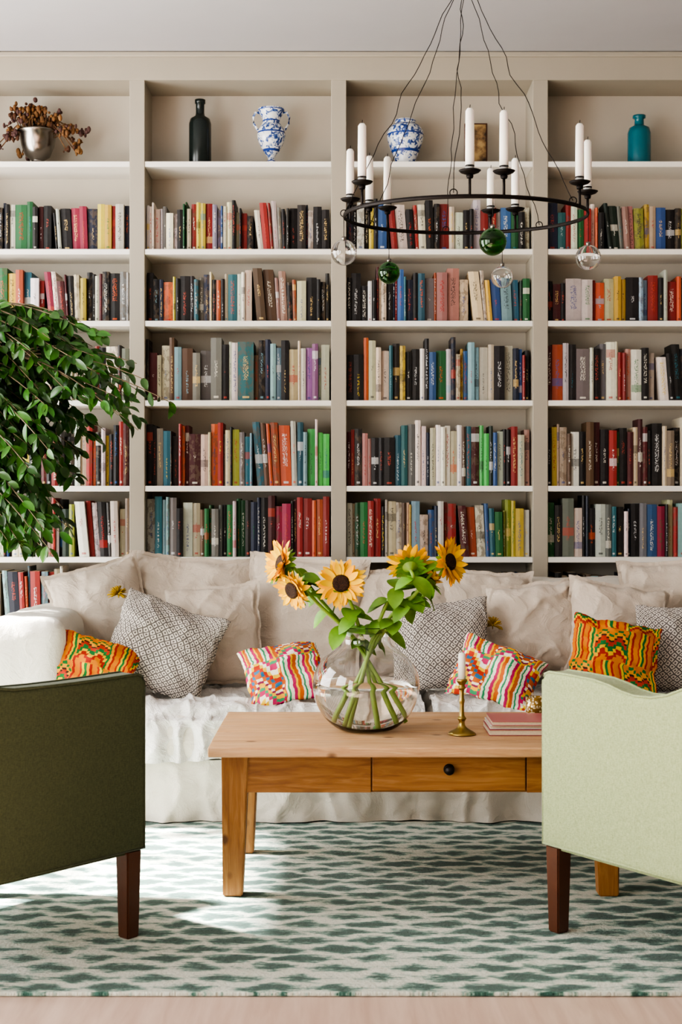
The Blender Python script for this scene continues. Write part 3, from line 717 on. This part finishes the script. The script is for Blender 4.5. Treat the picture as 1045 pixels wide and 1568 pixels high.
def twig(p0,p1,nl,sag=.15):
    p0=Vector(p0);p1=Vector(p1); pm=p0.lerp(p1,.45)+Vector((0,0,sag))
    pts=[]
    for k in range(11):
        t=k/10; pts.append((1-t)**2*p0+2*t*(1-t)*pm+t*t*p1)
    b.tube(pts,[.0045-.0003*k for k in range(11)],5,2)
    for k in range(nl):
        t=R.uniform(.15,1); i=min(9,int(t*10)); q=pts[i].lerp(pts[i+1],t*10-i); tg=(pts[i+1]-pts[i]).normalized()
        a=R.uniform(0,6.28); d=tg*.5+Vector((math.cos(a)*.8,math.sin(a)*.6,R.uniform(-1.3,.15)))
        v=R.uniform(.4,1.4); g=(v*R.uniform(.85,1.15),v,v*.85,1)
        leaf(q,d,R.uniform(.045,.08),R.uniform(.024,.037),g)
for i in range(175):
    top=R.choice(tr[2:]); top=Vector(top)+Vector((R.gauss(0,.05),R.gauss(0,.05),R.uniform(-.05,.15)))
    z=R.uniform(1.08,2.08)
    reach=-1.14 if z<1.45 else (-1.05 if z<1.62 else -.88)
    x=R.uniform(-2.35,reach) if R.random()<.2 else R.uniform(-1.5,reach)
    if z>1.97: x=min(x,-.95)
    y=py+R.uniform(-.5,.35)
    z0=min(2.12,z+R.uniform(.15,.45)); st=Vector((px+(x-px)*.35,py+(y-py)*.4,z0))
    twig(top,st,5,.05); twig(st,(x,y,z),26,R.uniform(.03,.10))
for p in [(-.70,5.95,1.72),(-.78,5.85,1.80),(-.84,5.9,1.88),(-.82,5.8,1.60),(-.9,5.8,1.66),(-1.0,5.8,1.9)]:
    twig((-1.35,5.95,1.92),p,14,.08)
b.make('potted_ficus_tree',[M['terra'],M['soil'],M['bark'],M['ficus']])
for p in ((-.965,6.20,.915),(.655,6.2,.78)):
    b=B()
    for i in range(60):
        a=R.uniform(0,6.28);e=R.uniform(-.3,1.4); d=Vector((math.cos(a)*math.cos(e),math.sin(a)*math.cos(e),math.sin(e)))
        q=Vector(p); b.tube([q,q+d*.025,q+d*.045+Vector((0,0,-.006))],[.002,.003,.0015],5,0)
    b.make('yellow_wool_tassel',[plain('yellow_wool','#b89512',.9,.2)])
# ---------------------------------------------------------------- light
def area(name,loc,rot,sx,sy,p,col):
    l=bpy.data.lights.new(name,'AREA'); l.shape='RECTANGLE'; l.size=sx;l.size_y=sy;l.energy=p;l.color=col
    o=bpy.data.objects.new(name,l); o.location=loc;o.rotation_euler=rot; bpy.context.collection.objects.link(o)
for i,(a,c) in enumerate(wins):
    area('window_daylight',(XL-.02,(a+c)/2,(Z0+Z1)/2),(0,math.radians(-90),0),Z1-Z0-.1,c-a-.1,[95,135,140][i],(1,.985,.96))
s=bpy.data.lights.new('sun','SUN'); s.energy=55; s.angle=math.radians(3); s.color=(1,.97,.92)
o=bpy.data.objects.new('sun',s); bpy.context.collection.objects.link(o)
o.rotation_euler=Vector((1,-.12,-1.02)).to_track_quat('-Z','Y').to_euler(); o.location=(-6,6,5)
w=bpy.data.worlds.new('world'); bpy.context.scene.world=w; w.use_nodes=True
w.node_tree.nodes['Background'].inputs[0].default_value=(.85,.92,1,1); w.node_tree.nodes['Background'].inputs[1].default_value=1.0
# ---------------------------------------------------------------- camera
cam=bpy.data.cameras.new('camera'); co=bpy.data.objects.new('camera',cam); bpy.context.collection.objects.link(co)
cam.sensor_fit='VERTICAL'; cam.sensor_height=36; cam.lens=50.5; co.location=(0,0,1.27); co.rotation_euler=(math.radians(90),0,0)
cam.clip_start=.05
cam.dof.use_dof=True; cam.dof.focus_distance=5.6; cam.dof.aperture_fstop=5.0
bpy.context.scene.camera=co
try:
    bpy.context.scene.view_settings.view_transform='AgX'; bpy.context.scene.view_settings.look='AgX - High Contrast'; bpy.context.scene.view_settings.exposure=-.02
except Exception as e: print(e)
